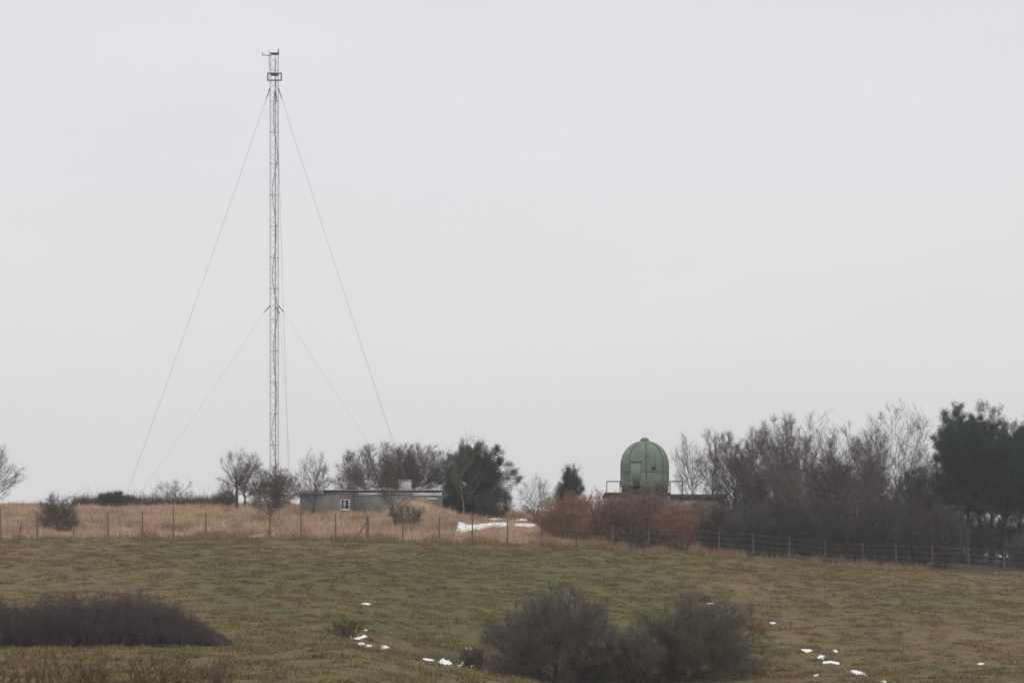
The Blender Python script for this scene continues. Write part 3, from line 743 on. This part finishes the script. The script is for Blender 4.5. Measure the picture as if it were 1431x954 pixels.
# the two big bushes in the gully and their neighbours
bare_tree(772, 113, 817, 96, 'big dark leafless gully bush, left of the two in the foreground', 240, mat='twig_mist', cat='bush', name='willow_bush', group='big bare bushes in the gully', trunks=6, th=.3, low=-.35, n1=84, dens=2.3, lump=.12, zmin=-.75, tl=.40, tw=.0034, trunk_r=.06, inner=.7)
bare_tree(972, 114.5, 829, 106, 'big olive-brown leafless gully bush, right of the two in the foreground', 241, mat='twig_moss', cat='bush', name='willow_bush', group='big bare bushes in the gully', trunks=6, th=.3, low=-.35, n1=88, dens=2.3, lump=.10, zmin=-.75, tl=.40, tw=.0034, trunk_r=.06, inner=.7)
shrub(868, 112, 876, 62, 'low dark bush filling the dip between the two big gully bushes', 242, 'twig_mist', stems=24, dens=1.6, cat='bush', name='willow_bush', n2=9, tl=.28, tw=.006, deep=1.8)
shrub(486, 118, 860, 26, 'small sparse dark bush beside the upper snow scraps', 243, 'twig_olive', stems=8, dens=.6, tw=.004, tl=.2, up=.5, n2=4)
shrub(662, 116, 900, 24, 'little reddish bush on the dark bank left of the big bush', 244, 'twig_red', stems=10, dens=.6, tw=.004, tl=.18, n2=5)
# twigs reaching into the bottom left corner
W4 = 'bare saplings rising into the bottom left corner'
for k, (u, Y, top, hw, lab) in enumerate([
    (18, 58, 914, 40, 'bare brown sapling clump in the bottom left corner'),
    (78, 61, 906, 46, 'bare sapling clump second from the corner, thin upright twigs'),
    (138, 60, 908, 44, 'bare sapling clump under the middle of the dark thicket'),
    (196, 62, 906, 44, 'bare sapling clump under the right half of the dark thicket'),
    (254, 60, 902, 40, 'tallest bare sapling clump, with a stout upright stem'),
    (306, 63, 912, 40, 'rightmost bare sapling clump at the bottom edge')]):
    shrub(u, Y, top, hw, lab, 250+k, 'twig_umber', smat='twig_umber', stems=10, dens=.3, cat='sapling', name='sapling_clump', group=W4, n2=4, tl=.16, tw=.005, cy=.5, spread=.35, up=.8, deep=.8, stem_r=.012, lump=.4)

# ================================================================== guyed lattice mast
MY = 256.0; MU = 383.5
mx = wx(MU, MY); mz = g(mx, MY)
def Z(v, Y=MY): return wz(v, Y)-mz
mast = link('lattice_mast', None, None, (mx, MY, mz)); tag(mast, 'tall guyed steel lattice mast with small antennas, left of the hut', 'radio mast')
top = Z(74); s = .405
legs = [(-s, -.18), (s*.94, -.30), (.02, .46)]
legs = [(-s, -.23), (s, -.23), (.04, .42)]
for (x, y) in legs: MB().bar((x, y, -.2), (x, y, top), .032, 6).build('leg', M['steel'], mast)
b = MB(); dz = .62; n = int(top/dz)
for k in range(n):
    z0, z1 = k*dz, (k+1)*dz
    for e in range(3):
        p, q = legs[e], legs[(e+1) % 3]
        if k % 2: p, q = q, p
        b.bar((p[0], p[1], z0), (q[0], q[1], z1), .013, 4)
        if k % 5 == 0: b.bar((p[0], p[1], z0), (q[0], q[1], z0), .014, 4)
b.build('bracing', M['steel'], mast)
rg = rng_of(61)
cab = []
for k in range(60):
    z = Z(690)+(Z(112)-Z(690))*k/59
    cab.append((.04+.30*math.sin(k*.55)*(.4+.6*(math.sin(k*.17)**2)), -.1+.08*math.cos(k*.4), z))
MB().tube(cab, .03, 5).build('feeder_cable', M['steel_dark'], mast)
MB().tube([(.06, .3, Z(690)), (.05, .33, Z(400)), (.05, .33, Z(80))], .04, 5).build('ladder_rail', M['steel_dark'], mast)
# platform frame
b = MB(); x0, x1 = -9.0/F*MY, 9.8/F*MY
for z in (Z(103.3), Z(113)):
    for (a, c) in (((x0, -.3), (x1, -.3)), ((x0, -.12), (x1, -.12))):
        b.bar((*a, z), (*c, z), .045, 6)
for x in (x0, x1):
    for y in (-.3, -.12): b.bar((x, y, Z(113.6)), (x, y, Z(102.8)), .06, 6)
pf = b.build('platform_frame', M['steel_dark'], mast)
MB().box(-.34, .40, -.3, .3, Z(105.6), Z(103.6)).build('equipment_box', M['steel_dark'], pf)
# top bracket with an upright horn, side boom and dipole
MB().box(-.36, .42, -.3, .3, Z(76.3), Z(74.6)).build('head_plate', M['steel_dark'], mast)
MB().bar((.40, -.1, Z(76)), (.40, -.1, Z(69)), .06, 6).build('antenna_stub', M['steel_dark'], mast)
bm_ = MB().bar((-.3, -.2, Z(79.2)), (-16.3/F*MY, -.2, Z(77.6)), .04, 6).build('side_boom', M['steel_dark'], mast)
MB().bar((-16.3/F*MY, -.2, Z(78.6)), (-16.3/F*MY, -.2, Z(74)), .035, 6).build('whip', M['steel_dark'], bm_)
dp = MB().bar((-7.2/F*MY, -.2, Z(97)), (-7.2/F*MY, -.2, Z(70)), .024, 6).build('dipole_antenna', M['steel'], mast)
MB().bar((-6/F*MY, -.2, Z(95.5)), (-5/F*MY, -.2, Z(90)), .03, 6).bar((-7.2/F*MY, -.2, Z(90.5)), (-.38, -.23, Z(90.2)), .022, 6).build('mounting_arm', M['steel'], dp)
# guys: two towards the viewer's left and right, one behind
anch = [(-14.25, -6.5), (14.42, -6.5), (.5, 16)]
for vt, va, arm in ((124, 139.5, 5.2), (427.5, 436.5, 7.6)):
    for e, (ax, ay) in enumerate(anch):
        lx, ly = [legs[0], legs[1], legs[2]][e]
        dx, dy = ax-lx, ay-ly; L = math.hypot(dx, dy)
        if e == 2: ar = arm*.8
        else: ar = arm
        o = ar/F*MY; tx, ty = lx+dx/abs(dx if e < 2 else L)*o*(1 if e < 2 else 1), ly+dy/L*o*.5
        if e == 2: tx, ty = (lx+.42 if vt > 200 else lx+.15), ly+o
        a0 = (lx, ly, Z(vt)); a1 = (tx, ty, Z(va))
        MB().bar(a0, a1, .055, 6, .045).build('guy_bracket', M['steel_dark'], mast)
        sx = ax+((-.35 if e == 2 else 0) if vt < 200 else (.75 if e == 0 else -.15 if e == 1 else 0)); gz = g(mx+sx, MY+ay)-mz
        pts = []
        for k in range(25):
            t = k/24; sag = -(.32 if vt < 200 else .2)*4*t*(1-t)
            pts.append((tx+(sx-tx)*t, ty+(ay-ty)*t, a1[2]+(gz-a1[2])*t+sag))
        MB().tube(pts, .0135 if vt < 200 else (.006 if e == 2 else .0075), 5).build('guy_wire', M['wire'], mast)

# ================================================================== low hut
HY = 240.0
hx0, hx1 = wx(419, HY), wx(617, HY); ht = wz(685.5, HY); hb = min(g(hx0, HY), g(hx1, HY), g((hx0+hx1)/2, HY+6))-.3
hut = link('low_hut', None, None, ((hx0+hx1)/2, HY, hb)); tag(hut, 'long low flat-roofed grey hut with one white window', 'building')
def HX(u): return wx(u, HY)-(hx0+hx1)/2
def HZ(v): return wz(v, HY)-hb
wl = MB()
wu0, wu1, wv0, wv1 = HX(475.8), HX(488.6), HZ(711.8), HZ(697)
x0, x1 = HX(419), HX(617); zt = HZ(686.2)
wl.box(x0, wu0, 0, .25, 0, zt).box(wu1, x1, 0, .25, 0, zt).box(wu0, wu1, 0, .25, 0, wv0).box(wu0, wu1, 0, .25, wv1, zt)
wl.box(x0, x0+.25, .25, 6, 0, zt).box(x1-.25, x1, .25, 6, 0, zt).box(x0+.25, x1-.25, 5.75, 6, 0, zt)
wl.build('wall', M['render'], hut)
rf = MB().box(HX(452), x1+.12, -.22, 6.2, HZ(686.2)+.003, HZ(685.0)).build('roof', M['roof_felt'], hut)
MB().box(x0-.1, HX(452)-.003, -.18, 6.2, HZ(690.5), HZ(684.8)).build('parapet', M['render_pale'], hut)
MB().box(HX(452), x1+.14, -.24, 6.2, HZ(685.0)+.003, HZ(684.2)).build('roof_edging', M['roof_lip'], rf)
MB().box(HX(501), HX(534), -.06, -.002, HZ(691.5), HZ(687.9)).build('fascia', M['fascia'], hut)
MB().box(HX(534)+.003, HX(577), -.06, -.002, HZ(691), HZ(687.9)).build('fascia', M['render_pale'], hut)
MB().box(HX(577)+.003, x1+.08, -.06, -.002, HZ(692.5), HZ(687.9)).build('fascia', M['fascia'], hut)
MB().box(HX(452), HX(501)-.003, -.05, -.002, HZ(690.4), HZ(688)).build('fascia', M['render'], hut)
fr = MB(); t = .09
fr.box(wu0, wu1, -.03, .1, wv0, wv0+t).box(wu0, wu1, -.03, .1, wv1-t, wv1).box(wu0, wu0+t, -.03, .1, wv0+t, wv1-t).box(wu1-t, wu1, -.03, .1, wv0+t, wv1-t)
um = (wu0+wu1)/2; fr.box(um-.03, um+.03, -.02, .1, wv0+t, wv1-t)
wn = fr.build('window', M['white'], hut)
MB().box(wu0+t, wu1-t, .06, .08, wv0+t, wv1-t).build('pane', M['glass'], wn)
MB().box(wu0+t+.16, um-.04, .045, .057, wv0+t+.02, wv1-t-.1).build('painted_pane_light', M['painted_pane_light'], wn)  # light in the left pane painted as a pale sheet, no cloth here
MB().box(wu0-.06, wu1+.06, -.1, -.032, wv0-.06, wv0).build('sill', M['white'], wn)
MB().box(HX(474.5), HX(481), -.05, -.002, HZ(695.5), HZ(693.2)).build('wall_vent', M['render_pale'], hut)  # small pale vent in the wall above the window, not a lamp
MB().box(HX(596.5), HX(611), -.04, -.002, HZ(698), HZ(695.3)).build('name_board', M['fascia'], hut)
MB().bar((HX(494), -.08, 0), (HX(494), -.08, HZ(690.5)), .06, 6).build('downpipe', M['roof_felt'], hut)
MB().bar((HX(570), -.12, 0), (HX(570), -.12, HZ(687)), .05, 6).build('downpipe', M['render_pale'], hut)
rb = MB(); z0, z1 = HZ(684.2)+.003, HZ(670); rb.box(HX(557), HX(573.5), 1.2, 2.3, z0+.12, z1)
for x in (HX(557.5), HX(572.3)):
    for y in (1.25, 2.2): rb.box(x, x+.07, y, y+.07, z0, z0+.117)
tk = rb.build('roof_tank', M['box_white'], hut)
MB().box(HX(556), HX(574.5), 1.1, 2.4, z1+.003, z1+.08).build('lid', M['render_pale'], tk)
MB().bar((HX(521.5), 3, HZ(684)), (HX(521.5), 3, HZ(676)), .07, 6).box(HX(519), HX(524.5), 2.8, 3.2, HZ(676)+.003, HZ(674)).build('vent_pipe', M['render_pale'], hut)

# ================================================================== observatory
OY = 251.5; OU = 901.0; ox = wx(OU, OY); BY = 248.2
ob = min(g(wx(850, BY), BY), g(ox, BY), g(wx(1010, BY), BY), g(wx(1060, 258), 258))-.4
obs = link('observatory', None, None, (ox, OY, ob)); tag(obs, 'observatory with weathered green ribbed dome above a half-hidden flat-roofed building', 'observatory')
def OX(u, Y=BY): return wx(u, Y)-ox
def OZ(v, Y=BY): return wz(v, Y)-ob
fy = BY-OY
w = MB(); w.box(OX(853), OX(937), fy, 4.4, 0, OZ(690.4)); w.build('wall', M['concrete'], obs)
w = MB(); w.box(OX(937)+.003, OX(1012), fy+.3, 4.4, 0, OZ(697)); w.build('wall', M['concrete'], obs)
MB().box(OX(937)+.003, OX(1016), fy+.05, 4.6, OZ(697)+.003, OZ(690)).build('roof', M['roof_felt'], obs)
pl = MB().box(OX(845), OX(937), fy-.35, 4.5, OZ(690.4)+.003, OZ(688)).build('platform', M['oxide'], obs)
MB().box(OX(879), OX(893), fy-.06, fy-.002, OZ(694.5), OZ(690.8)).build('wall_panel', M['fascia'], obs)
MB().box(OX(926), OX(950), fy+.26, fy+.298, OZ(708), OZ(698)).build('wall_panel', M['render_pale'], obs)
MB().box(OX(955), OX(976), fy+.24, fy+.298, OZ(707), OZ(698)).build('wall_panel', M['render_pale'], obs)
for ua, ub in ((848, 866.5), (936.5, 953.5)):
    r = MB(); zt = OZ(672.3); zb = OZ(688)+.003 if ua < 900 else OZ(690)+.003
    for y in (fy-.2, fy+.5):
        r.bar((OX(ua), y, zb), (OX(ua), y, zt), .034, 6).bar((OX(ub), y, zb), (OX(ub), y, zt), .034, 6)
        r.bar((OX(ua)-.03, y, zt), (OX(ub)+.03, y, zt), .034, 6)
    xo = OX(ua) if ua < 900 else OX(ub)
    r.bar((xo, fy-.2, zt), (xo, fy+.5, zt), .034, 6)
    r.build('railing', M['steel_dark'], obs)
# dome: slightly swelling drum and round head, made as one lathe
Rd = 33.2/F*OY
z0, zs, zt = OZ(688, OY), OZ(651, OY), OZ(616.5, OY)
prof = [(Rd*.985, z0), (Rd*.985, z0+.55), (Rd*1.0, z0+.6)]
for k in range(1, 7): prof.append((Rd*1.0, z0+.6+(zs-z0-.6)*k/6))
for k in range(1, 19):
    a = k/18*math.pi/2*.93; prof.append((Rd*math.cos(a)**.92, zs+(zt-zs)*math.sin(a)**1.0/math.sin(math.pi/2*.93)))
def lathe(prof, n=64):
    V = []; Q = []
    for (r, z) in prof:
        for k in range(n): a = 2*math.pi*k/n; V.append((r*math.cos(a), r*math.sin(a), z))
    for i in range(len(prof)-1):
        for k in range(n): Q.append((i*n+k, i*n+(k+1) % n, (i+1)*n+(k+1) % n, (i+1)*n+k))
    return np.array(V), np.array(Q)
V, Q = lathe(prof[2:]); dome = link('dome', mesh_np('dome', V, Q, None, M['dome'], None, True), obs)
V, Q = lathe(prof[:3]+[]); link('base_ring', mesh_np('base_ring', V-np.array([0, 0, .001]), Q, None, M['dome_grey'], None, True), dome)
rp, zp = prof[-1]
cap = [(rp+.02, zp-.03), (.44, zp+.02), (.44, zp+.10), (.40, zp+.2), (.32, zp+.29), (.18, zp+.36), (.02, zp+.38)]
V, Q = lathe(cap, 24); link('cap', mesh_np('cap', V, Q, None, M['dome_cap'], None, True), dome)
for k in range(8):
    az = math.radians(-90+45*k+1)
    m_ = MB(); ca, sa = math.cos(az), math.sin(az); tx, ty = -sa, ca
    Vv = []; hw_ = .085
    for (r, z) in prof[2:]:
        for o, e in ((-hw_, .004), (-hw_*.8, .055), (hw_*.8, .055), (hw_, .004)):
            Vv.append(((r+e)*ca+tx*o, (r+e)*sa+ty*o, z+e*.3))
    n = len(prof)-2
    Qv = [(i*4+j, i*4+j+1, (i+1)*4+j+1, (i+1)*4+j) for i in range(n-1) for j in range(3)]
    link('rib', mesh_np('rib', np.array(Vv), Qv, None, M['dome_rib']), dome)
def curved(u0, u1, v0, v1, e0, e1, name, mat, parent, n=8):
    """panel that follows the drum between two columns and rows"""
    a0, a1 = [math.asin(max(-1, min(1, (u-OU)/33.2)))-math.pi/2 for u in (u0, u1)]
    za, zb = OZ(v1, OY), OZ(v0, OY); V = []
    for k in range(n+1):
        a = a0+(a1-a0)*k/n
        for (r, z) in ((Rd+e0, za), (Rd+e1, za), (Rd+e1, zb), (Rd+e0, zb)): V.append((r*math.cos(a), r*math.sin(a), z))
    Q = [(k*4+j, (k+1)*4+j, (k+1)*4+(j+1) % 4, k*4+(j+1) % 4) for k in range(n) for j in range(4)]
    Q += [(3, 2, 1, 0), (n*4, n*4+1, n*4+2, n*4+3)]
    return link(name, mesh_np(name, np.array(V), Q, None, mat), parent)
dr = curved(881.5, 894, 648, 675, -.02, .06, 'door', M['dome_door'], dome)
curved(880.8, 894.8, 646, 647.8, -.02, .12, 'lintel', M['dome_rib'], dome)
curved(883.5, 892.5, 676, 685, -.02, .03, 'hatch', M['glass'], dome)
curved(870, 879, 674.5, 687, -.02, .02, 'skirt_panel', M['dome_grey'], dome)
curved(895.5, 931, 673.5, 688, -.02, .02, 'skirt_panel', M['dome_grey'], dome, 16)
curved(868.6, 880.5, 659.4, 661.2, -.01, .035, 'seam_band', M['dome_rib'], dome)
curved(895, 933.5, 659.4, 661.2, -.01, .035, 'seam_band', M['dome_rib'], dome, 16)
curved(909.3, 914, 652.8, 657.4, -.02, .16, 'lamp_box', M['steel_dark'], dome, 3)

# ================================================================== wire fence
FY = 200.0
fence = link('wire_fence', None, None, (0, FY, g(0, FY))); tag(fence, 'tall wire fence on thin posts crossing the hillside below the skyline', 'fence')
fz = g(0, FY)
us = [-48, 1.5, 52, 103, 151, 198.5, 242, 288, 340, 377, 421, 469.5, 513.5, 563, 613.5, 660, 709, 757, 806, 856, 907, 957, 1005, 1053, 1103, 1153, 1205, 1252, 1303, 1353, 1403, 1452]
rg = rng_of(77); heights = []
for k, u in enumerate(us):
    X = wx(u, FY); z = g(X, FY)-fz; h = (2.12+rg.normal(0, .07)) if u < 700 else (1.95+rg.normal(0, .05))
    lx = rg.normal(0, .025); heights.append((X, z, 2.0 if u < 700 else 1.9))
    if abs(u-513.5) < 1:
        MB().bar((X, 0, z-.3), (X, 0, z+1.92), .135, 8, .125).build('strainer_post', M['post_grey'], fence)
        MB().bar((X-.1, 0, z+1.5), (X-.95, 0, z+.1), .05, 6).build('brace', M['post'], fence)
    elif u == 340: MB().bar((X, 0, z-.3), (X+lx, 0, z+2.1), .05, 7).build('post', M['post_pale'], fence)
    elif u == 103: MB().bar((X, 0, z-.3), (X+lx, 0, z+.75), .05, 7).build('post', M['post'], fence)
    else: MB().bar((X, 0, z-.3), (X+lx, 0, z+h), .058, 7, .05).build('post', M['post'], fence)
for f in (.08, .3, .52, .74, .97):
    pts = []
    for (X, z, h), (X2, z2, h2) in zip(heights[:-1], heights[1:]):
        for t in (0, .33, .66): pts.append((X+(X2-X)*t, -.055, z+h*f+(z2+h2*f-z-h*f)*t-.025*math.sin(math.pi*t)))
    MB().tube(pts, .0075, 4).build('wire', M['wire'], fence)
X = wx(26.5, 204); tag(MB().bar((0, 0, -.2), (.2, 0, 1.0), .05, 6).build('stake', M['twig_dark'], None, (X, 204, g(X, 204))), 'short leaning dark stake behind the fence at the far left', 'stake')

# pale rounded mound on the skyline between the pines
PX, PY = wx(731, 262), 262.0
V, Q = lathe([(1.5, -.4), (1.42, .0), (1.2, .38), (.85, .62), (.4, .76), (.02, .8)], 28)
V[:, 1] *= 1.2; V[:, 2] *= 1+.06*np.sin(V[:, 0]*4); V[:, 0] *= 1+.08*np.sin(V[:, 1]*3+1)
tag(link('snow_heap', mesh_np('snow_heap', V, Q, None, M['dirty_snow'], None, True), None, (PX, PY, g(PX, PY))), 'pale grey snow heap on the skyline between the two pines', 'snow heap')

# ================================================================== haze, sky, sun, camera
HAZE = .00036
if HAZE:
    b = MB().box(-660, 660, -360, 860, -12, 62)
    m = bpy.data.materials.new('haze'); m.use_nodes = True; nt = m.node_tree; nt.nodes.clear()
    out = nt.nodes.new('ShaderNodeOutputMaterial'); v = nt.nodes.new('ShaderNodeVolumePrincipled')
    v.inputs['Color'].default_value = (.95, .95, .96, 1); v.inputs['Density'].default_value = HAZE
    nt.links.new(v.outputs[0], out.inputs['Volume'])
    tag(b.build('haze', m), 'thin winter mist in the air', None, None, 'stuff')

w = bpy.data.worlds.new('World'); sc.world = w; w.use_nodes = True
nt = w.node_tree; bg = nt.nodes['Background']
sky = nt.nodes.new('ShaderNodeTexSky'); sky.sky_type = 'NISHITA'; sky.sun_disc = False
SUN_EL, SUN_AZ = R_(32), R_(150)
sky.sun_elevation = SUN_EL; sky.sun_rotation = SUN_AZ; sky.dust_density = 4; sky.air_density = 1.5
tc = nt.nodes.new('ShaderNodeTexCoord'); sx = nt.nodes.new('ShaderNodeSeparateXYZ'); nt.links.new(tc.outputs['Generated'], sx.inputs[0])
rp_ = nt.nodes.new('ShaderNodeValToRGB'); nt.links.new(sx.outputs[2], rp_.inputs[0])
e = rp_.color_ramp.elements
e[0].position = 0.0; e[0].color = (.725, .725, .735, 1)
e[1].position = 1.0; e[1].color = (1.06, 1.06, 1.09, 1)
for p, c in ((.06, (.785, .783, .795)), (.15, (.838, .838, .853)), (.24, (.818, .822, .868)), (.5, (.98, .98, 1.01))):
    q = e.new(p); q.color = (*c, 1)
nz = nt.nodes.new('ShaderNodeTexNoise'); nz.inputs['Scale'].default_value = 4; nz.inputs['Detail'].default_value = 5
mp = nt.nodes.new('ShaderNodeMapping'); mp.inputs['Scale'].default_value = (1, 1, 3); nt.links.new(tc.outputs['Generated'], mp.inputs[0]); nt.links.new(mp.outputs[0], nz.inputs['Vector'])
mr = nt.nodes.new('ShaderNodeMapRange'); mr.inputs[1].default_value = .3; mr.inputs[2].default_value = .7; mr.inputs[3].default_value = 9.45; mr.inputs[4].default_value = 10.05
nt.links.new(nz.outputs[0], mr.inputs[0])
vm = nt.nodes.new('ShaderNodeVectorMath'); vm.operation = 'SCALE'; nt.links.new(rp_.outputs[0], vm.inputs[0]); nt.links.new(mr.outputs[0], vm.inputs['Scale'])
mx_ = nt.nodes.new('ShaderNodeMix'); mx_.data_type = 'RGBA'; mx_.inputs[0].default_value = .96
nt.links.new(sky.outputs[0], mx_.inputs[6]); nt.links.new(vm.outputs[0], mx_.inputs[7]); nt.links.new(mx_.outputs[2], bg.inputs[0])
bg.inputs[1].default_value = .1

sl = bpy.data.lights.new('sun', 'SUN'); sl.energy = .5; sl.angle = R_(25); sl.color = (1, .97, .93)
so = link('sun', sl); so.location = (0, 0, 80)
# light comes from behind the viewer, slightly to the right, through thick cloud
so.rotation_euler = (R_(58), 0, R_(30))

cam = bpy.data.cameras.new('camera'); cam.sensor_width = 36; cam.lens = F/1431*36; cam.shift_y = (EYE-477)/1431
cam.clip_start = .5; cam.clip_end = 5000
co = link('camera', cam); co.location = (0, 0, 0); co.rotation_euler = (R_(90), 0, 0); sc.camera = co

sc.view_settings.view_transform = 'Standard'; sc.view_settings.look = 'None'; sc.view_settings.exposure = 0; sc.view_settings.gamma = 1
sc.view_settings.use_curve_mapping = False
sc.render.engine = 'CYCLES'
cy = sc.cycles; cy.max_bounces = 4; cy.diffuse_bounces = 3; cy.glossy_bounces = 2; cy.transmission_bounces = 2; cy.volume_bounces = 0
cy.filter_width = 1.6
cy.use_denoising = True; cy.denoiser = 'OPENIMAGEDENOISE'; cy.denoising_input_passes = 'RGB_ALBEDO_NORMAL'; cy.denoising_prefilter = 'ACCURATE'
